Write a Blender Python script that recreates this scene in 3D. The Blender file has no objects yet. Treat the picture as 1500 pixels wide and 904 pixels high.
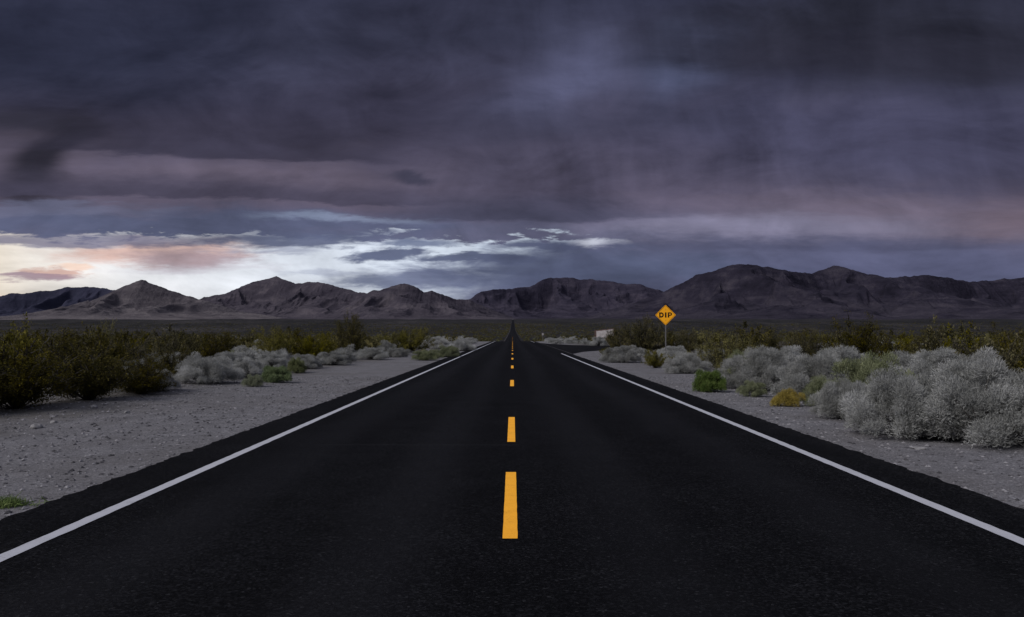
import bpy, math, random
import numpy as np
random.seed(7); rng=np.random.default_rng(11)
C=bpy.context.scene.collection
F=1158.0; H=1.58; CX=751.0; HY=489.0
def srgb(r,g,b,k=1.0):
    f=lambda c:((c/255/12.92) if c/255<=0.04045 else ((c/255+0.055)/1.055)**2.4)*k
    return (f(r),f(g),f(b),1)
# ------------------------------------------------------------------ numpy noise
def _h(ix,iy,s):
    n=(ix.astype(np.int64)*374761393+iy.astype(np.int64)*668265263+s*974634777)&0xffffffff
    n=((n^(n>>13))*1274126177)&0xffffffff
    return ((n^(n>>16))&0xffff)/65535.0
def pn(x,y,s=0):
    x=np.asarray(x,float);y=np.asarray(y,float)
    ix=np.floor(x);iy=np.floor(y);fx=x-ix;fy=y-iy
    def g(a,b):
        th=_h(ix+a,iy+b,s)*2*np.pi
        return np.cos(th)*(fx-a)+np.sin(th)*(fy-b)
    u=fx**3*(fx*(fx*6-15)+10);v=fy**3*(fy*(fy*6-15)+10)
    return ((g(0,0)*(1-u)+g(1,0)*u)*(1-v)+(g(0,1)*(1-u)+g(1,1)*u)*v)*1.5
def fbm(x,y,s=0,o=5):
    r=0;a=1;t=0
    for i in range(o): r=r+a*pn(x*2**i,y*2**i,s+i);t+=a;a*=.5
    return r/t
def ridged(x,y,s=0,o=5):
    r=0;a=1;t=0;w=1
    for i in range(o):
        n=1-np.abs(pn(x*2**i,y*2**i,s+i))*1.6
        n=np.clip(n,0,1)**2*w; w=np.clip(n*1.6,0,1)
        r=r+a*n;t+=a;a*=.5
    return r/t
# ------------------------------------------------------------------ helpers
def mesh_np(name,V,T,mat=None,mi=None,smooth=False):
    V=np.asarray(V,np.float32);T=np.asarray(T,np.int32)
    me=bpy.data.meshes.new(name);k=T.shape[1]
    me.vertices.add(len(V));me.vertices.foreach_set('co',V.ravel())
    me.loops.add(T.size);me.loops.foreach_set('vertex_index',T.ravel())
    me.polygons.add(len(T));me.polygons.foreach_set('loop_start',np.arange(0,T.size,k,dtype=np.int32))
    if mat is not None:
        for m in (mat if isinstance(mat,(list,tuple)) else [mat]): me.materials.append(m)
    if mi is not None: me.polygons.foreach_set('material_index',np.asarray(mi,np.int32))
    me.update(calc_edges=True);me.validate()
    me.polygons.foreach_set('use_smooth',np.full(len(T),smooth))
    return me
def link(name,me,parent=None,loc=(0,0,0)):
    o=bpy.data.objects.new(name,me);C.objects.link(o);o.location=loc
    if parent: o.parent=parent
    return o
def tag(o,label=None,cat=None,group=None,kind=None):
    if label:o['label']=label
    if cat:o['category']=cat
    if group:o['group']=group
    if kind:o['kind']=kind
    return o
def empty(name,loc,rz=0):
    o=bpy.data.objects.new(name,None);C.objects.link(o);o.location=loc;o.rotation_euler=(0,0,rz);o.empty_display_size=.2
    return o
def grid_tris(nx,ny):
    i=np.arange(nx-1)[None,:]+np.arange(ny-1)[:,None]*nx
    return np.stack([i,i+1,i+1+nx,i+nx],-1).reshape(-1,4)
# node helper
class E:
    def __init__(s,nt,v): s.nt=nt;s.v=v
    def _m(s,op,*a,clamp=False):
        n=s.nt.nodes.new('ShaderNodeMath');n.operation=op;n.use_clamp=clamp
        for i,x in enumerate(a):
            x=x.v if isinstance(x,E) else x
            if isinstance(x,(int,float)): n.inputs[i].default_value=x
            else: s.nt.links.new(x,n.inputs[i])
        return E(s.nt,n.outputs[0])
    def __add__(s,o):return s._m('ADD',s,o)
    def __radd__(s,o):return s._m('ADD',o,s)
    def __sub__(s,o):return s._m('SUBTRACT',s,o)
    def __rsub__(s,o):return s._m('SUBTRACT',o,s)
    def __mul__(s,o):return s._m('MULTIPLY',s,o)
    def __rmul__(s,o):return s._m('MULTIPLY',o,s)
    def __truediv__(s,o):return s._m('DIVIDE',s,o)
    def f(s,op,*a,**k):return s._m(op,s,*a,**k)
    def ss(s,a,b,lo=0.,hi=1.):
        n=s.nt.nodes.new('ShaderNodeMapRange');n.interpolation_type='SMOOTHSTEP'
        s.nt.links.new(s.v,n.inputs[0])
        if a>b: a,b,lo,hi=b,a,hi,lo
        for i,x in zip((1,2,3,4),(a,b,lo,hi)): n.inputs[i].default_value=x
        return E(s.nt,n.outputs[0])
def comb(nt,x,y,z=0.):
    n=nt.nodes.new('ShaderNodeCombineXYZ')
    for i,q in enumerate((x,y,z)):
        q=q.v if isinstance(q,E) else q
        if isinstance(q,(int,float)): n.inputs[i].default_value=q
        else: nt.links.new(q,n.inputs[i])
    return n.outputs[0]
def noise(nt,vec,scale,detail=4,rough=.5,dist=0.,col=False):
    n=nt.nodes.new('ShaderNodeTexNoise');n.inputs['Scale'].default_value=scale;n.inputs['Detail'].default_value=detail
    n.inputs['Roughness'].default_value=rough;n.inputs['Distortion'].default_value=dist
    if vec is not None: nt.links.new(vec,n.inputs['Vector'])
    return E(nt,n.outputs['Fac'])
def mixc(nt,fac,a,b,mode='MIX'):
    n=nt.nodes.new('ShaderNodeMix');n.data_type='RGBA';n.blend_type=mode;n.clamp_factor=True
    def s(sock,x):
        x=x.v if isinstance(x,E) else x
        if isinstance(x,(int,float)): sock.default_value=x
        elif isinstance(x,tuple): sock.default_value=x
        else: nt.links.new(x,sock)
    s(n.inputs[0],fac);s(n.inputs[6],a);s(n.inputs[7],b)
    return n.outputs[2]
def ramp(nt,fac,stops):
    n=nt.nodes.new('ShaderNodeValToRGB');cr=n.color_ramp
    while len(cr.elements)<len(stops): cr.elements.new(.5)
    for e,(p,c) in zip(cr.elements,stops): e.position=p;e.color=c
    nt.links.new(fac.v if isinstance(fac,E) else fac,n.inputs[0]);return n.outputs[0]
def newmat(name,rough=.9,spec=.3):
    m=bpy.data.materials.new(name);m.use_nodes=True;nt=m.node_tree;b=nt.nodes['Principled BSDF']
    b.inputs['Roughness'].default_value=rough;b.inputs['Specular IOR Level'].default_value=spec
    return m,nt,b
def xyz(nt,kind='Object'):
    t=nt.nodes.new('ShaderNodeTexCoord');s=nt.nodes.new('ShaderNodeSeparateXYZ');nt.links.new(t.outputs[kind],s.inputs[0])
    return t.outputs[kind],E(nt,s.outputs[0]),E(nt,s.outputs[1]),E(nt,s.outputs[2])
def bump(nt,b,h,strength,dist):
    n=nt.nodes.new('ShaderNodeBump');n.inputs['Strength'].default_value=strength;n.inputs['Distance'].default_value=dist
    nt.links.new(h.v if isinstance(h,E) else h,n.inputs['Height']);nt.links.new(n.outputs[0],b.inputs['Normal'])
# ------------------------------------------------------------------ ground profile
PD=np.array([-60,0,100,150,200,300,400,470,700,1000,1500,2200,3500,5000,8000,12500.])
PY=np.array([0,0,0,0,0,0,0,0,0,488,483,477,470.5,468.5,467,466.])
PZ=H+(HY-PY)/F*PD; PZ[:4]=0; PZ[4:9]=[-.35,-2.4,-2.6,-2.1,-.3]
PM=np.gradient(PZ,PD);PM[:4]=0
def prof(y):
    y=np.clip(np.asarray(y,float),-60,12499);i=np.clip(np.searchsorted(PD,y,side='right')-1,0,len(PD)-2)
    h=PD[i+1]-PD[i];t=(y-PD[i])/h
    return (2*t**3-3*t**2+1)*PZ[i]+(t**3-2*t**2+t)*h*PM[i]+(-2*t**3+3*t**2)*PZ[i+1]+(t**3-t**2)*h*PM[i+1]
def sstep(x,a,b):
    t=np.clip((x-a)/(b-a),0,1);return t*t*(3-2*t)
def gz(x,y):
    x=np.asarray(x,float);y=np.asarray(y,float)
    m=sstep(np.abs(x),5.2,9.0)
    side=(1-sstep(x,60,75))*sstep(y,55,62)*(1-sstep(y,136,145))*(x>0)
    m=m*(1-side)
    b=fbm(x/9,y/9,3,4)*.20+fbm(x/1.7,y/1.7,9,2)*.03
    far=fbm(x/260,y/260,21,4)*sstep(np.abs(x),60,600)*np.clip((y-300)/1500,0,1)*14
    return prof(y)+m*b*(1-sstep(y,300,600))+far
# ------------------------------------------------------------------ materials
def ground_mat():
    m,nt,b=newmat('desert_ground',.95,.08)
    v,x,y,z=xyz(nt)
    ax=x.f('ABSOLUTE')
    n_edge=noise(nt,v,.5,4)
    grav=(ax+(n_edge-.5)*5.0).ss(11.5,7.0)
    def vor(sc,ch):
        vo=nt.nodes.new('ShaderNodeTexVoronoi');vo.inputs['Scale'].default_value=sc;nt.links.new(v,vo.inputs['Vector'])
        sep=nt.nodes.new('ShaderNodeSeparateColor');nt.links.new(vo.outputs['Color'],sep.inputs[0]);return E(nt,sep.outputs[ch])
    cell=vor(60,0);cell2=vor(26,1)
    nf=noise(nt,v,100,3,.6);nm=noise(nt,v,2.2,5,.6);nl=noise(nt,v,.35,4,.55)
    t=cell*.34+nf*.30+nm*.42+(cell2.ss(.88,.98))*.14-.04
    gcol=ramp(nt,t,[(0.15,(.050,.048,.051,1)),(.45,(.118,.113,.119,1)),(.65,(.185,.178,.186,1)),(.95,(.37,.36,.37,1))])
    scol=ramp(nt,nm*.6+nl*.6-.1,[(0.2,(.042,.039,.035,1)),(.6,(.092,.085,.080,1)),(.85,(.15,.142,.135,1))])
    c=mixc(nt,grav,scol,gcol)
    tint=nl.ss(.42,.65);c=mixc(nt,tint*.32,c,(.085,.076,.072,1))
    vf=noise(nt,comb(nt,x*.03,y*.008),1,6,.7);vs=noise(nt,comb(nt,x*.16,y*.03),1,6,.8)
    vg=noise(nt,comb(nt,x*.004,y*.0012),1,5,.6)
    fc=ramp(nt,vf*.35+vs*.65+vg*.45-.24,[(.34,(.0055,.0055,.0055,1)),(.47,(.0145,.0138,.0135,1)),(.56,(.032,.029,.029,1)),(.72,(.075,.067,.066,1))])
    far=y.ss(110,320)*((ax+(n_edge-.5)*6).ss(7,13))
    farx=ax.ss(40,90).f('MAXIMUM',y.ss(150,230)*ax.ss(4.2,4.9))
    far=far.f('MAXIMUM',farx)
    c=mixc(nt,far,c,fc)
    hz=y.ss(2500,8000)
    c=mixc(nt,hz*.5,c,(.025,.023,.032,1))  # distance haze painted into the colour of the far plain
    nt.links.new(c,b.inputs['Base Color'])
    hgt=cell*.6+nf*.5+nm*.8+cell2*.5
    bump(nt,b,hgt,.6,.026)
    return m
def asphalt_mat():
    m,nt,b=newmat('asphalt',.9,.045)
    v,x,y,z=xyz(nt)
    n1=noise(nt,v,95,3,.75);n2=noise(nt,comb(nt,x*.9,y*.06),1,5,.6);n3=noise(nt,v,28,2,.6);n4=noise(nt,v,1.1,5,.6)
    vo=nt.nodes.new('ShaderNodeTexVoronoi');vo.inputs['Scale'].default_value=60;nt.links.new(v,vo.inputs['Vector'])
    sep=nt.nodes.new('ShaderNodeSeparateColor');nt.links.new(vo.outputs['Color'],sep.inputs[0]);cell=E(nt,sep.outputs[0])
    t=n1*.50+n2*.35+cell*.45+n4*.35-.36
    c=ramp(nt,t,[(.2,(.0008,.0008,.0011,1)),(.5,(.0032,.0032,.0040,1)),(.85,(.016,.016,.0185,1))])
    ax=x.f('ABSOLUTE')
    wp=(ax-1.0).f('ABSOLUTE').ss(.65,.1)+(ax-2.75).f('ABSOLUTE').ss(.65,.1)
    c=mixc(nt,wp*(n2*.5+.08),c,(.0110,.0110,.0130,1))
    ed=(ax+(n2-.5)*1.2).ss(4.05,4.75);c=mixc(nt,ed*n3.ss(.5,.72)*.4,c,(.045,.043,.045,1))
    c=mixc(nt,cell.ss(.975,.99)*.14,c,(.07,.07,.075,1))
    seam=(y-11.3+(noise(nt,comb(nt,x*.8,0.),1,3)-.5)*.25).f('ABSOLUTE').ss(.04,.0)*x.ss(.1,-.1)*x.ss(-3.2,-2.6)
    c=mixc(nt,seam*.4,c,(.03,.03,.033,1))
    nt.links.new(c,b.inputs['Base Color'])
    r=(wp*-.05)+.86+(n3-.5)*.15;nt.links.new(r.v,b.inputs['Roughness'])
    bump(nt,b,n1*.6+cell*.7+n3*.3,.8,.012)
    return m
def paint_mat(name,col,dark):
    m,nt,b=newmat(name,.7,.15);v,x,y,z=xyz(nt)
    n1=noise(nt,v,55,4,.7);n2=noise(nt,v,6,5,.6);n3=noise(nt,v,140,2,.6)
    w=(n1*.6+n2*.4+(n3-.5)*.3)
    c=mixc(nt,w.ss(.57,.70)*.7,col,dark)
    c=mixc(nt,n2.ss(.35,.7)*.2,c,tuple(q*.65 for q in col[:3])+(1,))
    nt.links.new(c,b.inputs['Base Color']);bump(nt,b,n1+n3*.5,.4,.006);return m
def foliage_mat(name,c1,c2,c3,trans=.25,isl=.45,nzs=2.6):
    m,nt,b=newmat(name,.85,.05)
    g=nt.nodes.new('ShaderNodeNewGeometry');oi=nt.nodes.new('ShaderNodeObjectInfo')
    v,x,y,z=xyz(nt)
    t=E(nt,g.outputs['Random Per Island'])*isl+noise(nt,v,nzs,3)*1.2-(isl*.5)-.1
    c=ramp(nt,t,[(.1,c1),(.5,c2),(.9,c3)])
    hs=nt.nodes.new('ShaderNodeHueSaturation');nt.links.new(c,hs.inputs['Color'])
    r=E(nt,oi.outputs['Random']);nt.links.new((r*.45+.75).v,hs.inputs['Value']);nt.links.new((r*-.6+1.3).v,hs.inputs['Saturation'])
    nt.links.new(hs.outputs[0],b.inputs['Base Color'])
    if trans<=0: return m
    tr=nt.nodes.new('ShaderNodeBsdfTranslucent');nt.links.new(hs.outputs[0],tr.inputs[0])
    mx=nt.nodes.new('ShaderNodeMixShader');mx.inputs[0].default_value=trans
    nt.links.new(b.outputs[0],mx.inputs[1]);nt.links.new(tr.outputs[0],mx.inputs[2])
    nt.links.new(mx.outputs[0],nt.nodes['Material Output'].inputs[0]);return m
def simple(name,c1,c2,scale,rough=.8,spec=.3,bs=.4,bd=.01):
    m,nt,b=newmat(name,rough,spec);v,x,y,z=xyz(nt);n=noise(nt,v,scale,5,.65)
    nt.links.new(ramp(nt,n,[(.3,c1),(.7,c2)]),b.inputs['Base Color']);bump(nt,b,n,bs,bd);return m
def rock_mat(name,dark,mid,light,bw=1.0,zl=(0,1),lowk=0.):  # mountain colours include a painted bluish-purple tint for distance haze
    m,nt,b=newmat(name,.95,.03);v,x,y,z=xyz(nt)
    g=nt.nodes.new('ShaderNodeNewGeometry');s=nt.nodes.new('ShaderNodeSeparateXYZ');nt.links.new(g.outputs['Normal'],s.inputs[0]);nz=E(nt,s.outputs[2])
    n1=noise(nt,v,.0035,7,.62);n2=noise(nt,v,.02,6,.7);n3=noise(nt,comb(nt,x*.002,y*.002,z*.012),1,5,.6,1.0)
    t=n1*.6+n2*.3+n3*.4-.15
    c=ramp(nt,t,[(.34,dark),(.52,mid),(.72,light)])
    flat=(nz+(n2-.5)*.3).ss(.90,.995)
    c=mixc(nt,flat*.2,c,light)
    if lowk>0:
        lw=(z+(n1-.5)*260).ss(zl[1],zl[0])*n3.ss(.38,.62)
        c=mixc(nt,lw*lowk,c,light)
    nt.links.new(c,b.inputs['Base Color']);bump(nt,b,n2*1.0+n1*.6,.9,28*bw);return m
M=dict(
 ground=ground_mat(),asphalt=asphalt_mat(),
 white=paint_mat('white_paint',(.38,.38,.41,1),(.05,.05,.055,1)),
 yellow=paint_mat('yellow_paint',(.90,.40,.026,1),(.2,.09,.02,1)),
 sage=foliage_mat('pale_sage_twigs',(.11,.11,.10,1),(.31,.31,.295,1),(.55,.545,.53,1),.35,.22,2.0),
 sagegreen=foliage_mat('green_grey_twigs',(.07,.08,.045,1),(.18,.195,.11,1),(.32,.33,.20,1),.3,.25),
 creo=foliage_mat('creosote_leaves',(.014,.014,.006,1),(.060,.054,.018,1),(.165,.135,.038,1),.28,.45,3.2),
 creoy=foliage_mat('creosote_yellow_leaves',(.035,.035,.009,1),(.13,.118,.026,1),(.27,.23,.05,1),.3,.45,3.0),
 green=foliage_mat('green_leaves',(.055,.078,.03,1),(.125,.17,.065,1),(.24,.28,.12,1),.3,.3),
 gold=foliage_mat('golden_flowers',(.15,.12,.045,1),(.33,.26,.085,1),(.50,.41,.16,1),.3,.3),
 stem=simple('grey_bark',(.03,.027,.025,1),(.09,.08,.07,1),30),
 stemd=simple('dark_bark',(.015,.013,.011,1),(.045,.037,.03,1),30),
 stone=simple('pale_stone',(.12,.115,.115,1),(.25,.24,.24,1),9,.9,.1,.6,.02),
 pebble=foliage_mat('gravel_stones',(.055,.053,.056,1),(.135,.13,.136,1),(.27,.26,.268,1),0.0,.8),
 sign_y=simple('sign_yellow',(.90,.37,.010,1),(.95,.42,.014,1),5,.45,.2,.03,.002),
 sign_k=simple('sign_black',(.004,.004,.004,1),(.007,.007,.007,1),20,.6,.1,.05,.001),
 post=simple('galvanised_post',(.09,.085,.085,1),(.14,.135,.135,1),12,.6,.2,.1,.002),
 wood=simple('weathered_wood',(.03,.02,.016,1),(.07,.048,.04,1),9,.85,.2,.4,.006),
 board=simple('faded_white_board',(.16,.145,.14,1),(.34,.315,.315,1),1.6,.7,.2,.1,.003),
 red=simple('faded_brown_frame',(.07,.04,.034,1),(.12,.07,.06,1),4,.7,.2,.1,.003),
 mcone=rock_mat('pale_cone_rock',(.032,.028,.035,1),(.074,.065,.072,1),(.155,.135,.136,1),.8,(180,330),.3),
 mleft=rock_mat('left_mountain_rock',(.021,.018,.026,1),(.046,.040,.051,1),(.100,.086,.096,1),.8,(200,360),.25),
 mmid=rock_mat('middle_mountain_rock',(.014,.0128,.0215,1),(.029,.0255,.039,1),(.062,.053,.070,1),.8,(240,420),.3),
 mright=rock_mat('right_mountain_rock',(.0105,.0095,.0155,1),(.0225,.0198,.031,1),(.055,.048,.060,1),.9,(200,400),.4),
 mfar=rock_mat('hazy_far_mountain_rock',(.021,.022,.037,1),(.029,.029,.048,1),(.044,.042,.063,1),.6),
)
# ------------------------------------------------------------------ ground
ys=[-25.];st=.5
while ys[-1]<12400:
    y=ys[-1]; ys.append(y+max(.5,(y-12)*.028))
ys=np.array(ys)
xp=[0.];
while xp[-1]<10500: xp.append(xp[-1]+max(.45,(xp[-1]-9)*.075))
xp=np.array(xp);xs=np.concatenate([-xp[:0:-1],xp])
X,Y=np.meshgrid(xs,ys);Z=gz(X,Y)
V=np.stack([X,Y,Z],-1).reshape(-1,3)
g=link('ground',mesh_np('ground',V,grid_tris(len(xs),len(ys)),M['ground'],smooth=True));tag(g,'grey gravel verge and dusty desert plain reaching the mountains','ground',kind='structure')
XL,XR=-4.35,4.62
def off(y): return .02+np.maximum(y,0)*1.2e-4
def road_strip(name,x0,x1,y0,y1,mat,dz,parent=None,jit=0.,nx=2):
    yy=np.unique(np.concatenate([[y0],ys[(ys>y0)&(ys<y1)],[y1]]))
    if jit>0:
        fine=np.arange(y0,min(y1,45),.07);yy=np.unique(np.concatenate([fine,yy]))
    u=np.linspace(0,1,nx)
    ja=fbm(yy*5,yy*0+x0,5,3)*jit;jb=fbm(yy*5,yy*0+x1+9,6,3)*jit
    XX=(x0+ja)[:,None]*(1-u)+(x1+jb)[:,None]*u
    YY=np.repeat(yy[:,None],nx,1)
    ZZ=np.interp(YY,ys,prof(ys))+off(YY)+dz*(1+np.maximum(YY,0)*.02)
    return link(name,mesh_np(name,np.stack([XX,YY,ZZ],-1).reshape(-1,3),grid_tris(nx,len(yy)),mat,smooth=True),parent)
road=road_strip('road',XL,XR,-25,5200,M['asphalt'],0,jit=.07,nx=10)
tag(road,'straight black asphalt two-lane road running to the mountains','road',kind='structure')
w=.062
for nm,xc,segs in (('edge_line',-3.6,[(-25,170)]),('edge_line',3.87,[(-25,63),(141,170)])):
    for a,b_ in segs: road_strip(nm,xc-w,xc+w,a,b_,M['white'],.004,road,jit=.010)
dl=[(6.14,9.06),(11.58,15.0)]+[(23.8+12.19*k,26.95+12.19*k) for k in range(50)]+[(-6.1,-3.0)]
for a,b_ in dl: road_strip('centre_dash',-.078,.038,a,b_,M['yellow'],.004,road,jit=.0035)
yk=np.array([62,70,76,80,83,86,98,101,104,110,124,136.]);xk=np.array([4.62,6.2,8.6,13,24,62,62,24,13,8.4,5.6,4.62])
yy=np.linspace(62,136,90);xe=np.interp(yy,yk,xk);u=np.linspace(0,1,12)
XX=4.72+(xe[:,None]-4.72)*u; XX=np.maximum(XX,4.70);YY=np.repeat(yy[:,None],12,1);ZZ=np.interp(YY,ys,prof(ys))+off(YY)-.003
sr=link('side_road',mesh_np('side_road',np.stack([XX,YY,ZZ],-1).reshape(-1,3),grid_tris(12,90),M['asphalt'],smooth=True))
tag(sr,'asphalt side road turning off to the right behind the bushes','side road',kind='structure')
# ------------------------------------------------------------------ mountains
def mountain(name,label,pts,Yc,Wf,Wb,seed,mat,nx=620,ny=170,gs=1.0,carve=.60):
    pts=np.array(pts,float)
    x0=(pts[0,0]-CX)/F*Yc;x1=(pts[-1,0]-CX)/F*Yc
    x=np.linspace(x0,x1,nx)
    Yr=Yc+pn(x/1800,x*0,seed)*Wf*.55
    px=x/Yr*F+CX
    py=np.interp(px,pts[:,0],pts[:,1])
    k=np.hanning(7);k/=k.sum();py=np.convolve(np.pad(py,3,'edge'),k,'valid')
    py=py-fbm(px/22,px*0,seed+2,5)*3.6*np.clip((470-py)/25,0,1)-np.abs(fbm(px/7,px*0,seed+5,3))*1.2*np.clip((470-py)/25,0,1)
    h=(H+(HY-py)/F*Yr)-prof(Yr)
    t=np.concatenate([-np.linspace(1,0,int(ny*.7))**1.15,np.linspace(0,1,int(ny*.3))[1:]]);n=len(t)
    T=np.repeat(t[:,None],nx,1);Xg=np.repeat(x[None,:],n,0)
    Yg=Yr[None,:]+np.where(T<0,T*Wf,T*Wb)
    a=np.abs(T)
    wx=Xg+fbm(Xg/700,Yg/700,seed+7,3)*380
    r=ridged(wx/640/gs,Yg/1900/gs,seed+11,5)
    r2=ridged(wx/190/gs,Yg/520/gs,seed+31,4)
    S=sstep(a,0,.17)
    P=(1-a)**1.6*.9+.10*(1-a)
    hh=np.maximum(h,0)[None,:]
    z=hh*P*(1-S*carve*(1-np.clip(r*1.5,0,1)))-S*hh*.11*(1-r2)*(1-a)+S*fbm(wx/120,Yg/120,seed+50,3)*8*(1-a)
    edge=np.minimum(1,np.minimum(np.linspace(0,12,nx),np.linspace(12,0,nx)))[None,:]
    z=z*edge
    Zg=prof(Yg)-6+z+6*(1-a)*np.minimum(1,hh/30)*edge
    o=link(name,mesh_np(name,np.stack([Xg,Yg,Zg],-1).reshape(-1,3),grid_tris(nx,n),mat,smooth=True))
    return tag(o,label,'mountain',kind='structure')
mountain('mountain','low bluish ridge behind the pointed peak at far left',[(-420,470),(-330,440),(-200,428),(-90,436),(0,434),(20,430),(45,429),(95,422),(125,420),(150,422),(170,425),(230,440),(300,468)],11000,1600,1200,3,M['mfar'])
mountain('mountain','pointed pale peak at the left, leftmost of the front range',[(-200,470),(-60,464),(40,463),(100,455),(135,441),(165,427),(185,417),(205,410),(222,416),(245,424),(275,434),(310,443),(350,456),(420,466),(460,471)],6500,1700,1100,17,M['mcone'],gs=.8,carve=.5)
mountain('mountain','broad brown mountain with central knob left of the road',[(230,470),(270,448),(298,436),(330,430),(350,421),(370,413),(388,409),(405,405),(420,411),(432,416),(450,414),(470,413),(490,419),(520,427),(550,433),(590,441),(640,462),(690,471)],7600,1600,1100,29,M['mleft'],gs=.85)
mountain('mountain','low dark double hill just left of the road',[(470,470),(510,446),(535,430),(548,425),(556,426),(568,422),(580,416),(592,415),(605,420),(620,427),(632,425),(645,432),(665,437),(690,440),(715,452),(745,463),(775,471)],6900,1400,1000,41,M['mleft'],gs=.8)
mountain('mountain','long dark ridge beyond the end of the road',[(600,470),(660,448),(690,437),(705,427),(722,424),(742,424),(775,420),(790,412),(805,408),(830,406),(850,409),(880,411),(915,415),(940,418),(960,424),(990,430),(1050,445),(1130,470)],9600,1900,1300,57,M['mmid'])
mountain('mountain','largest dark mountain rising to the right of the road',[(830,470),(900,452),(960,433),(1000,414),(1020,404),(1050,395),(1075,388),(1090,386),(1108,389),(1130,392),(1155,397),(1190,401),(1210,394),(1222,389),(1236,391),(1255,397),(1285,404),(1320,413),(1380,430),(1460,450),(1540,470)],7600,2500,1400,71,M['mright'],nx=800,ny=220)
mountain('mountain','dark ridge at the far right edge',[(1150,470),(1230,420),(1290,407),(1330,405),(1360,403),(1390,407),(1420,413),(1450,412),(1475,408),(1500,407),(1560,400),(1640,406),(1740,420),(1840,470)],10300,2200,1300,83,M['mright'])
# ------------------------------------------------------------------ plants
def unit(v): return v/np.maximum(np.linalg.norm(v,axis=-1,keepdims=True),1e-6)
def strips(P,D,L,W,curl=.5):
    n=len(P);D=unit(D);R=unit(np.cross(D,rng.normal(size=(n,3))));B=rng.normal(size=(n,3))*curl
    L=np.broadcast_to(np.asarray(L,float),(n,))[:,None];W=np.broadcast_to(np.asarray(W,float),(n,))[:,None]
    M1=P+D*L*.5;D2=unit(D+B);T_=M1+D2*L*.5
    V=np.stack([P-R*W*.5,P+R*W*.5,M1+R*W*.5,M1-R*W*.5,T_],1)
    b=np.arange(n)[:,None]*5
    T=np.concatenate([b+[0,1,2],b+[0,2,3],b+[3,2,4]],0)
    return V.reshape(-1,3),T
def leaves(P,size):
    n=len(P);a=unit(rng.normal(size=(n,3)));b=unit(np.cross(a,rng.normal(size=(n,3))))
    s=(size*rng.uniform(.6,1.4,n))[:,None]
    V=np.stack([P-a*s,P+b*s*.45,P+a*s,P-b*s*.45],1);i=np.arange(n)[:,None]*4
    return V.reshape(-1,3),np.concatenate([i+[0,1,2],i+[0,2,3]],0)
def tubes(paths,r0,r1):
    Vs=[];Ts=[];o=0
    for p in paths:
        p=np.array(p);n=len(p)
        for i,q in enumerate(p):
            r=r0+(r1-r0)*i/(n-1)
            for k in range(4):
                a=k*math.pi/2+.3;Vs.append((q[0]+math.cos(a)*r,q[1]+math.sin(a)*r,q[2]))
        for i in range(n-1):
            for k in range(4):
                a=o+i*4+k;b=o+i*4+(k+1)%4
                Ts.append((a,b,b+4));Ts.append((a,b+4,a+4))
        o+=4*n
    return np.array(Vs),np.array(Ts)
def cat(parts):
    Vs=[];Ts=[];mi=[];o=0
    for V,T,m in parts:
        Vs.append(V);Ts.append(T+o);o+=len(V);mi.append(np.full(len(T),m))
    return np.concatenate(Vs),np.concatenate(Ts),np.concatenate(mi)
def mound(K,per,tw,tl,wd,flat=.95,r=(.16,.34)):
    """rounded twiggy mound of separate tufts, radius about 1, height about 1"""
    th=rng.uniform(0,2*np.pi,K);ph=np.arccos(rng.uniform(.0,1,K))
    lump=1+.22*np.sin(th*3+rng.uniform(0,6))*np.sin(ph)+.12*np.sin(th*5+rng.uniform(0,6))
    rad=rng.uniform(.50,.86,K)*lump
    cen=np.stack([np.cos(th)*np.sin(ph),np.sin(th)*np.sin(ph),np.cos(ph)*flat],1)*rad[:,None]
    cen[:,2]=np.maximum(cen[:,2],.10);lr=rng.uniform(*r,K)
    Ps=[];Ds=[]
    for c,q in zip(cen,lr):
        n=int(per*(q/.25)**2);d=unit(rng.normal(size=(n,3)));d[:,2]=np.where(d[:,2]<-.3,-d[:,2],d[:,2])
        P=c+d*q*(rng.uniform(.2,1,n)**.6)[:,None]*.98;Ps.append(P);Ds.append(unit(d*1.0+unit(c)*.3+[0,0,.25]+rng.normal(size=(n,3))*.55))
    P=np.concatenate(Ps);D=np.concatenate(Ds);P[:,2]=np.maximum(P[:,2],.01)
    n=len(P)
    fol=strips(P,D,tl*rng.uniform(.4,1.4,n),wd*rng.uniform(.6,1.3,n),.9)
    paths=[]
    for c in cen:
        b=np.array([c[0]*.12,c[1]*.12,-.03]);m=b*.5+c*.5+rng.normal(size=3)*.05;paths.append([b,m,c])
    return fol,tubes(paths,.014,.005)
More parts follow.
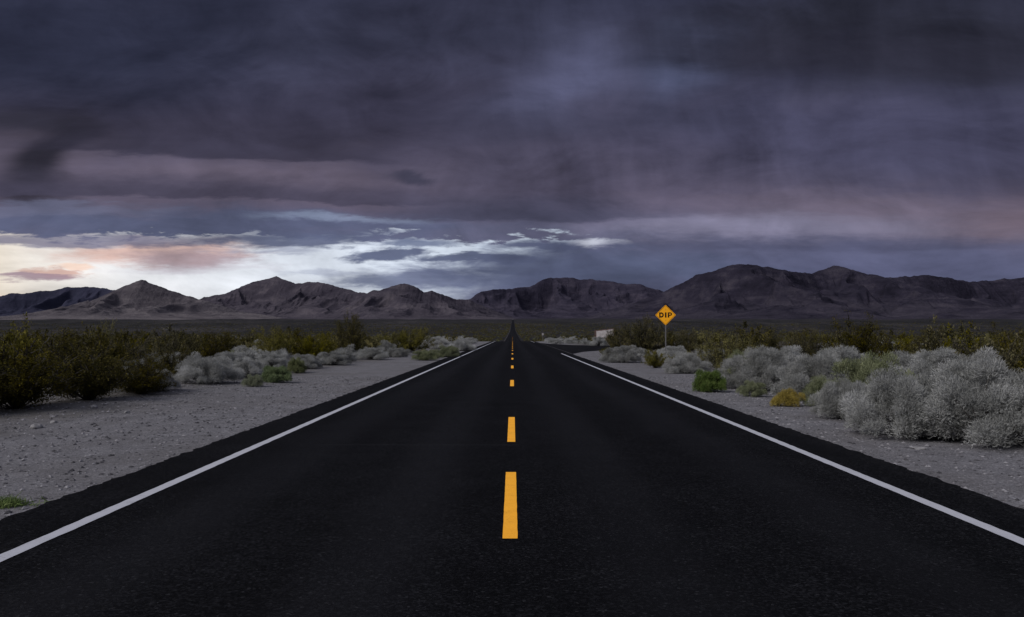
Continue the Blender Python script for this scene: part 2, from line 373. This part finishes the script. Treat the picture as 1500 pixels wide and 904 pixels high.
def creosote(ns,nb,nl,leaf,spread=.55):
    """full, twiggy fan of stems, height about 1, radius about .7"""
    paths=[];LP=[];g1,g2=rng.uniform(0,6.28,2)
    for i in range(ns):
        a=rng.uniform(0,2*np.pi)
        if i%5<2: s=rng.uniform(.45,1.0)*spread*1.25;hh=rng.uniform(.25,.62)
        else: s=rng.uniform(.05,1)**.7*spread;hh=rng.uniform(.6,1.0)*(1-.22*s)
        kf=1+.22*math.sin(2*a+g1)+.15*math.sin(3*a+g2);s*=kf;hh=min(1.05,hh*(.94+.3*(kf-1)))
        p=[]
        k1,k2=rng.normal(size=2)*.06
        for t in np.linspace(0,1,6):
            p.append([math.cos(a+k1*t*3)*s*t**1.0+k2*math.sin(t*5)*.5,math.sin(a+k1*t*3)*s*t**1.0+k1*math.sin(t*6)*.5,hh*t-.02])
        paths.append(p);p=np.array(p)
        for j in range(nb):
            t=rng.uniform(.2,1);q=np.array([np.interp(t*5,np.arange(6),p[:,c]) for c in range(3)])
            d=unit(np.array([math.cos(a),math.sin(a),.8])+rng.normal(size=3)*.75);d[2]=abs(d[2])*.8+.05
            L=rng.uniform(.08,.22)
            e=q+d*L;paths.append([q,(q+e)/2+rng.normal(size=3)*.01,e])
            m=int(nl*rng.uniform(.2,1.7));u=rng.uniform(.1,1.12,m)[:,None]
            LP.append(q+d*L*u+rng.normal(size=(m,3))*.027)
    LP=np.concatenate(LP);LP[:,2]=np.maximum(LP[:,2],.02)
    return leaves(LP,leaf),tubes(paths,.010,.0022)
def weed(n):
    P=np.stack([rng.normal(size=n)*.24,rng.normal(size=n)*.16,np.zeros(n)],1)
    D=np.stack([rng.normal(size=n)*1.0,rng.normal(size=n)*.8,np.ones(n)*.6],1)
    return strips(P,D,rng.uniform(.10,.42,n),.02,.7)
FM={}
def reg(kind,fol,st,fm,sm):
    a=mesh_np(kind+'_foliage',fol[0],fol[1],fm);b=mesh_np(kind+'_stems',st[0],st[1],sm)
    FM.setdefault(kind,[]).append((a,b))
def reglo(kind,fol,st,fm,sm):
    V,T,mi=cat([(fol[0],fol[1],0),(st[0],st[1],1)]);FM.setdefault(kind+'_lo',[]).append(mesh_np(kind+'_bush',V,T,[fm,sm],mi))
for i in range(3):
    f,s=mound(84,1200,None,.062,.0060,r=(.13,.25));reg('sage',f,s,M['sage'],M['stem'])
    f,s=creosote(58,12,34,.0125,.62);reg('creosote',f,s,M['creo'],M['stemd'])
    f,s=mound(40,210,None,.10,.016,r=(.16,.30));reglo('sage',f,s,M['sage'],M['stem'])
    f,s=creosote(26,8,20,.026,.66);reglo('creosote',f,s,M['creo'],M['stemd'])
f,s=creosote(50,12,34,.014,.75);reg('yellowcreosote',f,s,M['creoy'],M['stemd'])
f,s=creosote(26,8,20,.026,.70);reglo('yellowcreosote',f,s,M['creoy'],M['stemd'])
f,s=mound(60,560,None,.085,.010,.9,r=(.13,.27));reg('sagegreen',f,s,M['sagegreen'],M['stem'])
f,s=mound(20,120,None,.14,.026);reglo('sagegreen',f,s,M['sagegreen'],M['stem'])
f,s=mound(54,300,None,.13,.017,.9);reg('green',f,s,M['green'],M['stem'])
f,s=mound(44,380,None,.09,.013,.9);reg('gold',f,s,M['gold'],M['stem'])
BASE={'sage':(1.0,.98),'creosote':(.90,.78),'yellowcreosote':(.90,.85),'sagegreen':(1.0,1.0),'green':(1.02,1.0),'gold':(1.0,1.0)}
NAME={'sage':'sage_bush','creosote':'creosote_bush','yellowcreosote':'creosote_bush','sagegreen':'green_sage_bush','green':'green_shrub','gold':'golden_shrub'}
placed=[]
def plant(kind,x,y,h,r,label,group=None,lo=False):
    bh,br=BASE[kind];z=float(gz(x,y))
    sx=r/br;sz=h/bh;rz=random.uniform(0,6.28)
    placed.append((x,y,r));q=random.uniform(.92,1.08)
    if lo:
        o=link(NAME[kind],random.choice(FM[kind+'_lo']),None,(x,y,z-.01));o.rotation_euler=(0,0,rz);o.scale=(sx*q,sx/q,sz)
    else:
        a,b=random.choice(FM[kind]);o=empty(NAME[kind],(x,y,z-.01),rz);o.scale=(sx*q,sx/q,sz)
        link('foliage',a,o);link('stems',b,o)
    tag(o,label,'bush',group);return o
def at(px,base): 
    d=F*H/(base-HY);return (px-CX)/F*d,d
def P(kind,px,base,top,wd,label,group=None):
    x,d=at(px,base);r=wd/2/F*d
    d2=d+r*.75;x2=(px-CX)/F*d2
    h=H-(top-HY)/F*d2
    plant(kind,x2,d2,h,r*d2/d,label,group)
for a in [
 ('creosote',25,604,492,215,'dark olive creosote bush at the left edge, nearest on that side'),
 ('creosote',-90,612,500,200,'dark creosote bush reaching in past the left edge'),
 ('creosote',132,590,498,170,'wide dark creosote bush second from the left edge'),
 ('creosote',205,580,520,120,'low dark creosote bush ending the thicket beside the gravel at left'),
 ('creosote',75,562,482,170,'tall creosote bush behind the left edge thicket'),
 ('creosote',185,556,490,130,'creosote bush behind the low end of the left thicket'),
 ('creosote',252,562,506,84,'creosote bush between the left thicket and the pale left mounds'),
 ('yellowcreosote',148,538,464,40,'thin tall creosote rising above the left thicket'),
 ('sage',238,575,540,44,'small pale sage mound at the foot of the left thicket'),
 ('sage',300,565,514,100,'pale grey sage mound next to the dark left thicket'),
 ('sage',262,549,512,80,'pale grey sage mound tucked behind the dark left thicket'),
 ('sage',357,554,518,62,'small pale sage mound right of the big left sage mound'),
 ('sage',400,542,515,60,'pale sage mound directly behind the dark green shrub at left'),
 ('sage',335,545,512,70,'pale sage mound between the big left one and the green shrub'),
 ('sagegreen',372,567,546,34,'small grey-green sage tuft standing on the left gravel'),
 ('green',405,561,532,44,'round dark green shrub at the edge of the left gravel'),
 ('sagegreen',435,545,519,34,'small green-grey shrub right of the dark green shrub at left'),
 ('creosote',320,532,484,88,'creosote bush behind the pale left mounds'),
 ('yellowcreosote',403,534,476,74,'upright creosote bush behind the dark green shrub'),
 ('yellowcreosote',458,533,485,74,'yellowish creosote bush between two upright ones at left'),
 ('creosote',512,522,459,64,'tallest creosote bush left of the road, against the mountains'),
 ('sage',488,536,513,58,'pale sage mound in front of the tallest left creosote'),
 ('sage',545,527,507,56,'pale sage mound right of the tallest left creosote'),
 ('sage',450,540,516,52,'pale sage mound beside the small green-grey shrub at left'),
 ('yellowcreosote',598,516,478,74,'broad creosote bush on the left nearest to the road'),
 ('sage',582,523,505,46,'pale sage mound under the broad left creosote'),
 ('sagegreen',625,528,510,44,'yellow-green tuft at the left verge, nearer of a pair'),
 ('sagegreen',655,523,504,46,'yellow-green tuft at the left verge, farther of a pair'),
 ('sage',677,514,494,42,'pale sage mound beyond the yellow-green tufts on the left verge'),
 ('sage',640,511,490,52,'wide pale sage mound far along the left verge'),
 ('sage',1455,658,507,225,'largest pale sage bush at the right edge'),
 ('sage',1325,645,518,190,'big pale sage bush left of the largest one at right'),
 ('sage',1590,662,500,210,'pale sage bush reaching in past the right edge'),
 ('sage',1236,615,540,96,'pale sage bush before the big pale ones at right'),
 ('sagegreen',1203,596,545,62,'grey-green sage bush right of the golden shrub'),
 ('sage',1190,586,509,118,'pale sage bush above the golden shrub at right'),
 ('sage',1115,571,501,120,'pale sage bush behind the small grey-green tuft at right'),
 ('sagegreen',1280,594,508,130,'greenish sage bush behind the big pale ones, nearer the golden shrub'),
 ('sage',1390,592,501,160,'pale sage bush behind the big pale ones, toward the right edge'),
 ('sage',1230,566,500,120,'pale sage bush deep in the middle of the right thicket'),
 ('sage',1335,566,499,120,'pale sage bush deep in the right half of the right thicket'),
 ('sage',1150,553,501,90,'pale sage bush in the back row above the golden shrub'),
 ('sagegreen',1085,553,508,60,'greenish sage bush in the back row above the bright green shrub'),
 ('sagegreen',1100,580,553,40,'small grey-green tuft between green and golden shrubs at right'),
 ('green',1038,574,536,50,'bright green shrub on the right gravel'),
 ('gold',1150,595,563,44,'golden yellow shrub on the right gravel'),
 ('yellowcreosote',1062,547,479,92,'yellow-green creosote bush behind the bright green shrub'),
 ('creosote',1250,547,466,114,'tall creosote bush above the pale bushes at right'),
 ('creosote',1375,542,480,114,'creosote bush between the pale bushes and the right mountains'),
 ('creosote',1492,550,475,114,'dark creosote bush at the right edge behind the pale bushes'),
 ('yellowcreosote',1440,540,485,80,'yellowish creosote bush in the back row near the right edge'),
 ('creosote',1180,540,482,70,'creosote bush showing over the middle of the right thicket'),
 ('yellowcreosote',960,539,510,46,'olive yellow shrub below the warning sign'),
 ('sage',912,531,503,64,'pale sage mound left of the olive yellow shrub'),
 ('sage',1006,547,511,72,'pale sage mound right of the olive yellow shrub'),
 ('yellowcreosote',887,523,507,18,'tiny yellow tuft beside the side road'),
 ('creosote',942,518,464,90,'large dark creosote bush beside the warning sign post'),
 ('creosote',908,514,477,56,'dark creosote bush between the notice board and the warning sign'),
 ('sage',1045,534,505,60,'pale sage mound left behind the yellow-green creosote'),
 ('sage',985,527,505,56,'pale sage mound just behind the warning sign post'),
 ('creosote',1008,516,483,50,'low creosote bush right behind the warning sign post'),
 ('creosote',1120,524,480,74,'creosote bush on the plain behind the right sage bushes'),
 ('sage',878,507,491,30,'small pale mound half hiding the notice board'),
 ('creosote',897,509,484,26,'small dark creosote against the right end of the notice board'),
]: P(*a)
for i in range(26):
    s=-1 if i%2 else 1
    d=random.uniform(118,190);x=s*random.uniform(6.2,9+ (d-100)*.12)
    side='left' if s<0 else 'right'
    plant('sage',x,d,random.uniform(.7,1.15),random.uniform(.9,1.6),f'pale sage mound in the far row lining the {side} edge of the road',f'far pale mounds lining the {side} road edge',lo=True)
x,d=at(25,736)
wv=weed(380);o=link('weed_tuft',mesh_np('weed_tuft',wv[0]*.45,wv[1],M['green']),None,(x-.10,d,float(gz(x,d))));tag(o,'small green weed tuft beside the near left asphalt edge','weed')
zone={0:'nearer',1:'middle',2:'farther'}
cnt=0;tries=0
while cnt<235 and tries<12000:
    tries+=1
    d=22+ (random.random()**1.1)*140
    s=random.choice((-1,1))
    lim=.62*d+1
    if s<0: edge=12.0 if d<35 else 8.8 if d<80 else 7.6
    else: edge=8.5 if d<60 else 9.5
    if lim<edge: continue
    x=s*(edge+(lim-edge)*random.random()**1.35)
    if s>0 and x<45 and 76<d<110: continue
    if s>0 and x>7 and 105<d<118 and x<18: continue
    k=random.random()
    if k<.48: kind,h,r='creosote',random.uniform(1.3,2.5),random.uniform(.9,1.7)
    elif k<.62: kind,h,r='yellowcreosote',random.uniform(1.1,2.2),random.uniform(.8,1.5)
    elif k<.88: kind,h,r='sage',random.uniform(.45,1.1),random.uniform(.5,1.3)
    else: kind,h,r='sagegreen',random.uniform(.4,.8),random.uniform(.4,.8)
    if abs(x)<13 and 'creosote' in kind: kind,h,r='sage',random.uniform(.5,.95),random.uniform(.6,1.1)
    if any((x-a)**2+(d-b)**2<(r+c)**2*.42 for a,b,c in placed): continue
    z=zone[0 if d<50 else 1 if d<100 else 2];sd='left' if s<0 else 'right'
    word={'creosote':'dark olive creosote bush','yellowcreosote':'yellow-green creosote bush','sage':'pale grey sage mound','sagegreen':'grey-green sage tuft'}[kind]
    plant(kind,x,d,h,r,f'{word} in the {z} scrub {sd} of the road',f'{word}s in the {z} scrub {sd} of the road',lo=True);cnt+=1
n=15000
dd=60+rng.random(n)**1.5*2600;sd=rng.choice([-1,1],n);xx=sd*(np.where(dd>200,6.6,9.0)+rng.random(n)**1.25*(dd*.72))
ok=~((xx>0)&(xx<70)&(dd>60)&(dd<138));dd=dd[ok];xx=xx[ok];n=len(dd)
zz=gz(xx,dd)
dark=rng.random(n)<.76
for nm,msk,mat,hh in (('scrub',dark,M['creo'],1.4),('brush',~dark,M['sagegreen'],.75)):
    x_,y_,z_=xx[msk],dd[msk],zz[msk];m=len(x_);per=28
    s=(rng.uniform(.45,1.3,m)*hh*(1+np.clip(y_-300,0,1800)/900*.6))
    c=np.stack([x_,y_,z_],1)[:,None,:]
    dv=unit(rng.normal(size=(m,per,3)));dv[...,2]=np.abs(dv[...,2])
    Pp=c+dv*s[:,None,None]*rng.uniform(.15,.75,(m,per,1))*np.array([1.1,1.1,.95])
    Ds=dv+rng.normal(size=dv.shape)*.6+[0,0,.2]
    V,T=strips(Pp.reshape(-1,3),Ds.reshape(-1,3),np.repeat(s*.36,per),np.repeat(s*.16,per),.7)
    o=link(nm,mesh_np(nm,V,T,mat));tag(o,'distant dark creosote scrub covering the plain' if nm=='scrub' else 'distant grey-green brush dotted over the plain','scrub',kind='stuff')
# ------------------------------------------------------------------ gravel and rocks
def stones(n,xf,yf,smin,smax):
    ico=np.array([(1,0,0),(-1,0,0),(0,1,0),(0,-1,0),(0,0,1),(0,0,-1.)])
    fc=np.array([(0,2,4),(2,1,4),(1,3,4),(3,0,4),(2,0,5),(1,2,5),(3,1,5),(0,3,5)])
    x=xf(n);y=yf(n);s=smin+(smax-smin)*rng.random(n)**7
    th=rng.uniform(0,6.28,n);V=ico[None]*rng.uniform(.65,1.25,(n,6,1))*s[:,None,None]*np.array([1,.8,.5])
    c,si=np.cos(th)[:,None],np.sin(th)[:,None]
    Vx=V[...,0]*c-V[...,1]*si;Vy=V[...,0]*si+V[...,1]*c
    V=np.stack([Vx+x[:,None],Vy+y[:,None],V[...,2]+(gz(x,y)+s*.1)[:,None]],-1)
    return V.reshape(-1,3),(fc[None]+np.arange(n)[:,None,None]*6).reshape(-1,3)
Ps=[stones(36000,lambda n:-rng.uniform(4.36,12,n),lambda n:4+rng.random(n)**1.2*26,.006,.046),
    stones(28000,lambda n:rng.uniform(4.62,10,n),lambda n:4+rng.random(n)**1.2*26,.006,.042)]
V,T,mi=cat([(a,b,0) for a,b in Ps])
tag(link('gravel',mesh_np('gravel',V,T,M['pebble'])),'loose grey gravel stones scattered along both road verges','gravel',kind='stuff')
import bmesh
def rock(px,base,wpx,hk,label):
    x,d=at(px,base);r=wpx/2/F*d
    bm=bmesh.new();bmesh.ops.create_icosphere(bm,subdivisions=3,radius=1)
    sd=random.random()*50
    for v in bm.verts:
        k=1+.28*float(pn(v.co.x*1.3+sd,v.co.y*1.3+v.co.z,5))+.12*float(pn(v.co.x*4+sd,v.co.z*4+v.co.y*3,8))
        v.co=v.co*k;v.co.x*=r;v.co.y*=r*.8;v.co.z*=r*hk
    me=bpy.data.meshes.new('rock');bm.to_mesh(me);bm.free();me.materials.append(M['stone'])
    o=link('rock',me,None,(x,d+r,float(gz(x,d+r))+r*hk*.35));o.rotation_euler=(0,0,random.random()*6);tag(o,label,'rock')
rock(50,620,20,.5,'pale rock on the left gravel beside the nearest dark bush')
rock(78,613,11,.5,'small pale rock just right of the larger one at left')
rock(136,596,12,.6,'pale stone at the foot of the left creosote thicket')
rock(185,603,9,.5,'small pale stone in the open left gravel')
rock(1350,656,24,.2,'flat pale stone in front of the big right sage bushes')
rock(1412,751,7,.5,'tiny white stone on the right asphalt edge')
rock(345,891,9,.35,'tiny pale stone chip on the near left lane')
# ------------------------------------------------------------------ DIP sign
def poly_prism(pts,y0,y1,hole=None):
    n=len(pts)
    if hole is None:
        V=[(x,y0,z) for x,z in pts]+[(x,y1,z) for x,z in pts];F_=[tuple(range(n)),tuple(range(2*n-1,n-1,-1))]
        F_+=[(i,i+n,(i+1)%n+n,(i+1)%n) for i in range(n)]
    else:
        V=[(x,y0,z) for x,z in pts]+[(x,y0,z) for x,z in hole]+[(x,y1,z) for x,z in pts]+[(x,y1,z) for x,z in hole];F_=[]
        for i in range(n):
            j=(i+1)%n
            F_+=[(i,j,j+n,i+n),(i+2*n,i+3*n,j+3*n,j+2*n),(i,i+2*n,j+2*n,j),(i+n,j+n,j+3*n,i+3*n)]
    return V,F_
def pm(name,lst,mat,parent,loc=(0,0,0)):
    V=[];F_=[]
    for v,f in lst:
        o=len(V);V+=v;F_+=[tuple(q+o for q in t) for t in f]
    me=bpy.data.meshes.new(name);me.from_pydata(V,[],F_);bm=bmesh.new();bm.from_mesh(me);bmesh.ops.recalc_face_normals(bm,faces=bm.faces);bm.to_mesh(me);bm.free()
    me.materials.append(mat);return link(name,me,parent,loc)
def box(x0,x1,y0,y1,z0,z1): return poly_prism([(x0,z0),(x1,z0),(x1,z1),(x0,z1)],y0,y1)
def rdiamond(R,cr,n=6):
    pts=[];s=R/math.sqrt(2)
    for q in range(4):
        cx,cy=[(s-cr,s-cr),(-(s-cr),s-cr),(-(s-cr),-(s-cr)),(s-cr,-(s-cr))][q]
        for k in range(n+1):
            a=q*math.pi/2+k*math.pi/2/n;X_,Y_=cx+cr*math.cos(a),cy+cr*math.sin(a)
            pts.append(((X_-Y_)/math.sqrt(2),(X_+Y_)/math.sqrt(2)))
    return pts
D=46.;SX=(975-CX)/F*D;SZ=H+(HY-461)/F*D;gz0=float(gz(SX,D))
sg=empty('warning_sign',(SX,D,gz0),math.radians(-4));tag(sg,'yellow diamond DIP warning sign on a thin post right of the road','road sign')
zc=SZ-gz0;R=.60
pl=pm('sign_plate',[poly_prism([(x,z) for x,z in rdiamond(R,.05)],-.004,.0)],M['sign_y'],sg,(0,0,zc))
pm('border',[poly_prism(rdiamond(R-.035,.045),-.0065,-.0045,rdiamond(R-.055,.035))],M['sign_k'],pl)
def Dshape(x0,x1,z0,z1,st,n=14):
    def ring(x0,x1,z0,z1):
        r=(z1-z0)/2;r_=min(r,x1-x0);p=[(x0,z0)]
        for k in range(n+1):
            a=-math.pi/2+math.pi*k/n;p.append((x1-r_+r_*math.cos(a),(z0+z1)/2+r*math.sin(a)))
        p.append((x0,z1));return p
    return ring(x0,x1,z0,z1),ring(x0+st,x1-st,z0+st,z1-st)
y0,y1=-.0065,-.0045;hz=.15
a,b_=Dshape(-.37,-.105,-hz,hz,.078);pm('letter',[poly_prism(a,y0,y1,b_)],M['sign_k'],pl)
pm('letter',[box(-.038,.050,y0,y1,-hz,hz)],M['sign_k'],pl)
a,b_=Dshape(.125,.37,-.045,hz,.064);pm('letter',[poly_prism(a,y0,y1,b_),box(.125,.207,y0,y1,-hz,-.0455)],M['sign_k'],pl)
pm('post',[box(-.03,.03,.002,.01,-.3,zc+.45),box(-.03,-.022,.0105,.035,-.3,zc+.45),box(.022,.03,.0105,.035,-.3,zc+.45)],M['post'],sg)
pm('bolt',[box(-.012,.012,-.010,-.0045,.30,.324)],M['post'],pl);pm('bolt',[box(-.012,.012,-.010,-.0045,-.34,-.316)],M['post'],pl)
# notice board by the side road
D=112.;BX=(887-CX)/F*D
nb=empty('notice_board',(BX,D,float(gz(BX,D))));nb.rotation_euler=(math.radians(-6),math.radians(-6),math.radians(-30));nb.scale=(.95,1,.93);tag(nb,'low slanting faded notice board beside the side road, half behind bushes','notice board')
pm('panel',[box(-1.4,1.4,-.02,.02,1.25,2.30)],M['board'],nb)
pm('frame',[poly_prism([(-1.5,.75),(1.5,.75),(1.5,2.40),(-1.5,2.40)],-.05,.05,[(-1.402,1.248),(1.402,1.248),(1.402,2.302),(-1.402,2.302)])],M['red'],nb)
for s in (-1,1): pm('post',[box(s*1.6-.09,s*1.6+.09,-.09,.09,-.4,2.42)],M['wood'],nb)
D=185.;QX=(795-CX)/F*D;q=empty('marker_sign',(QX,D,float(gz(QX,D))));tag(q,'tiny pale sign on a post far along the right verge','road sign')
pm('post',[box(-.05,.05,-.03,.03,-.3,1.8)],M['post'],q);pm('sign_plate',[box(-.22,.22,-.045,-.031,1.4,1.9)],M['board'],q)
# ------------------------------------------------------------------ sky
w=bpy.data.worlds.new('World');bpy.context.scene.world=w;w.use_nodes=True;nt=w.node_tree
bg=nt.nodes['Background']
tc=nt.nodes.new('ShaderNodeTexCoord');sp=nt.nodes.new('ShaderNodeSeparateXYZ');nt.links.new(tc.outputs['Generated'],sp.inputs[0])
dx,dy,dz=[E(nt,sp.outputs[i]) for i in range(3)]
R2D=57.29578
az=dx.f('ARCTAN2',dy)*R2D
el=dz.f('ARCSINE')*R2D
ca=dy/((dx*dx+dy*dy).f('SQRT').f('MAXIMUM',1e-4))
v=el/ca.f('MAXIMUM',.35)
def AV(px,py): return math.degrees(math.atan((px-CX)/F)),math.degrees(math.atan((HY-py)/F))
def nz(sx,sy,det,ro,seed,dist=0.): return noise(nt,comb(nt,az*sx,v*sy,float(seed)),1,det,ro,dist)-.5
Wa=nz(.045,.10,2,.5,1);Wb=nz(.045,.12,3,.5,7);Wc=nz(.13,.5,5,.6,13);Wd=nz(.12,.75,6,.62,19)
soft=nz(.085,.19,6,.56,41,.5)
bil=nz(.14,.26,6,.60,83,.9)
fine=nz(.20,.85,7,.62,31,.3)
rag2=nz(.45,1.9,5,.65,57,.4)
aS=az+Wa*20+soft*6;vS=v+Wb*6+soft*5
aw=az+Wa*10+Wc*5+rag2*2;vw=v+Wb*3.0+Wd*1.8+rag2*.8
def S(r,g,b): return srgb(r,g,b)
vB=v+Wb*5+soft*3.0+Wd*.9+bil*1.5
col=ramp(nt,vB/60,[(0/60,S(90,94,121)),(4.5/60,S(88,92,119)),(7.3/60,S(95,96,120)),(9.3/60,S(91,86,107)),(12.2/60,S(84,79,97)),(15/60,S(70,67,86)),(19/60,S(63,64,85)),(24/60,S(50,52,71)),(34/60,S(62,66,84)),(55/60,S(150,155,175))])  # overhead stops, above the view, brightened to light the scene from the top
def blob(col,px,py,rx,ry,c,k=1.,edge=.6,rag=1.2,rot=0.):
    a,b=AV(px,py);sa=rx/F*R2D;sb=ry/F*R2D
    if py<300: U=aS-a;Vv=vS-b;nn=soft*1.8+bil*.6
    else: U=aw-a;Vv=vw-b;nn=fine*rag
    if rot:
        cr,sr_=math.cos(rot),math.sin(rot);U,Vv=U*cr+Vv*sr_,Vv*cr-U*sr_
    r=((U/sa).f('POWER',2.)+(Vv/sb).f('POWER',2.)).f('SQRT')+nn
    return mixc(nt,r.ss(1+edge,max(0,1-edge))*k,col,S(*c))
def shelf(col,py,pxa,pxb,c,k,depth,sharp=.25,tilt=0.):
    """cloud base: sharp lower rim at py, fading upward over `depth` degrees"""
    a0=AV(pxa,py)[0];a1=AV(pxb,py)[0];b=AV(0,py)[1]
    q=v+Wb*2.6+Wd*1.3+rag2*.6+bil*.8+az*tilt-b
    m=q.ss(-sharp,sharp)*q.ss(depth,depth*.25)
    am=(az+Wa*10+Wc*6).ss(a0-5,a0+4)*(az+Wa*10+Wc*6).ss(a1+5,a1-4)
    return mixc(nt,m*am*k,col,S(*c))
col=blob(col,420,150,440,80,(54,53,71),.8,.8)
col=blob(col,60,50,320,90,(41,44,62),.9,.8)
col=blob(col,1330,50,300,62,(40,41,53),.9,.7)
col=blob(col,1250,190,330,70,(68,69,94),.7,.8)
col=blob(col,870,108,75,60,(92,95,125),.65,.8)
col=blob(col,1015,95,58,58,(88,95,126),.6,.8)
col=blob(col,330,268,330,34,(99,91,107),.75,.7)
col=blob(col,100,250,36,56,(42,41,52),.95,.7,rot=-.45)
col=blob(col,30,212,75,22,(49,48,60),.8,.7)
col=blob(col,800,268,120,60,(70,68,88),.6,.8)
col=blob(col,615,241,45,8,(56,56,73),.85,.6)
col=shelf(col,238,90,560,(55,53,69),.85,4.5,.18,.01)
col=shelf(col,205,700,1130,(57,58,77),.5,4.0,.7,-.03)
col=shelf(col,95,950,1500,(42,42,55),.8,5,.7,.02)
col=shelf(col,70,380,820,(46,48,65),.5,4,.8,.01)
col=blob(col,1330,316,270,32,(110,101,118),.8,.8,1.2)
col=blob(col,1450,325,60,45,(114,100,112),.55,.9,1.2)
col=blob(col,1080,332,170,15,(126,124,148),.8,.8,1.6)
col=blob(col,1350,385,280,28,(88,91,119),.85,.7,1.1)
col=blob(col,300,330,340,20,(88,94,121),.9,.5,1.5)
col=blob(col,60,308,130,8,(104,107,132),.7,.6,1.6)
col=shelf(col,300,-60,640,(70,67,85),.85,2.2,.12,.012)
col=shelf(col,322,560,940,(66,67,87),.75,2.2,.18,.0)
col=shelf(col,372,1000,1500,(72,74,98),.55,1.4,.2,-.01)
gapc=ramp(nt,az/70+.5,[(0,S(230,214,192)),(.05,S(228,220,212)),(.13,S(220,220,224)),(.3,S(212,218,230)),(.55,S(206,218,236)),(1,S(170,180,200))])
low=v.ss(3.2,1.6)*az.ss(-25,-32);gapc=mixc(nt,low*.5,gapc,S(240,196,140))
st_=nt.nodes.new('ShaderNodeTexSky');st_.sky_type='NISHITA';st_.sun_disc=False;st_.sun_elevation=math.radians(37);st_.sun_rotation=math.radians(-125)
sk=nt.nodes.new('ShaderNodeVectorMath');sk.operation='SCALE';nt.links.new(st_.outputs[0],sk.inputs[0]);sk.inputs['Scale'].default_value=.10
gapc=mixc(nt,.10,gapc,sk.outputs[0])
gt=AV(751,351)[1]
topm=(vw-Wb*2.0+fine*2.2+rag2*1.6+az*.008).ss(gt+.25,gt-.25)
rightm=(az+Wa*6+fine*8+rag2*4+(v-5)*-2.0).ss(4.0,-3.0)
backm=az.ss(-75,-50)
col=mixc(nt,topm*rightm*backm,col,gapc)
col=blob(col,470,320,90,6,(138,150,176),.6,.8,2.4)
col=blob(col,880,357,34,7,(196,200,214),.85,.7,1.6)
col=blob(col,205,364,95,14,(208,174,164),.9,.6,2.2)
col=blob(col,250,374,60,11,(158,140,150),.8,.6,2.2)
col=blob(col,110,350,130,7,(116,114,137),.85,.6,2.0)
col=blob(col,75,395,46,8,(196,164,154),.95,.35,3.0)
col=blob(col,42,402,52,6,(150,128,140),.9,.4,2.8)
col=blob(col,95,385,22,7,(226,196,178),.8,.4,2.8)
col=blob(col,250,388,90,6,(186,182,192),.5,.7,2.2)
col=blob(col,350,362,60,5,(150,156,178),.7,.6,2.6)
col=blob(col,560,374,56,8,(84,92,120),.95,.4,2.4)
col=blob(col,690,383,95,7,(86,94,121),.95,.4,2.4)
col=blob(col,790,364,95,11,(80,86,114),.95,.5,1.8)
col=blob(col,440,350,160,7,(90,97,124),.95,.6,2.2)
col=blob(col,650,410,145,17,(102,109,136),.95,.6,2.0)
col=blob(col,540,412,46,7,(116,124,149),.85,.6,2.4)
col=blob(col,860,396,200,26,(86,93,120),.95,.5,1.4)
col=blob(col,440,396,70,5,(156,163,184),.6,.8,2.4)
col=blob(col,610,358,66,6,(104,114,142),.9,.6,2.4)
vir=noise(nt,comb(nt,az*.30+v*.06+soft*1.2,v*.03+soft*.4,4.),1,4,.55)-.5
hi=v.ss(7.5,11.5);rt=az.ss(-6,2)
gain=(soft*1.15+bil*.95+Wc*.40*(hi*-.4+1.0)+vir*hi*(rt*.85+.15)+fine*.32+rag2*.14+1.04).f('MAXIMUM',.4)
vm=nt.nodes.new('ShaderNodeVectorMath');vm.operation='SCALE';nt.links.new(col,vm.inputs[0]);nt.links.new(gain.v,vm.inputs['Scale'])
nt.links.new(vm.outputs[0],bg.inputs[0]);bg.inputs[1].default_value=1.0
w.cycles.sampling_method='MANUAL';w.cycles.sample_map_resolution=512
# ------------------------------------------------------------------ light, camera
L=bpy.data.lights.new('sun','SUN');L.energy=2.8;L.angle=math.radians(24);L.color=(1,.975,.965)
lo=bpy.data.objects.new('sun',L);C.objects.link(lo)
from mathutils import Vector
a=math.radians(-125);e=math.radians(37);dirv=Vector((math.sin(a)*math.cos(e),math.cos(a)*math.cos(e),math.sin(e)))
lo.rotation_euler=dirv.to_track_quat('Z','Y').to_euler();lo.location=dirv*50
cam=bpy.data.cameras.new('camera');co=bpy.data.objects.new('camera',cam);C.objects.link(co)
co.location=(0,0,H+.02);cam.sensor_width=36;cam.lens=36*F/1500;cam.clip_end=40000;cam.clip_start=.05
co.rotation_euler=(math.radians(90)+math.atan((HY-452)/F),0,math.atan(1/F))
bpy.context.scene.camera=co
sc=bpy.context.scene
sc.view_settings.view_transform='Standard';sc.view_settings.look='None';sc.view_settings.exposure=0
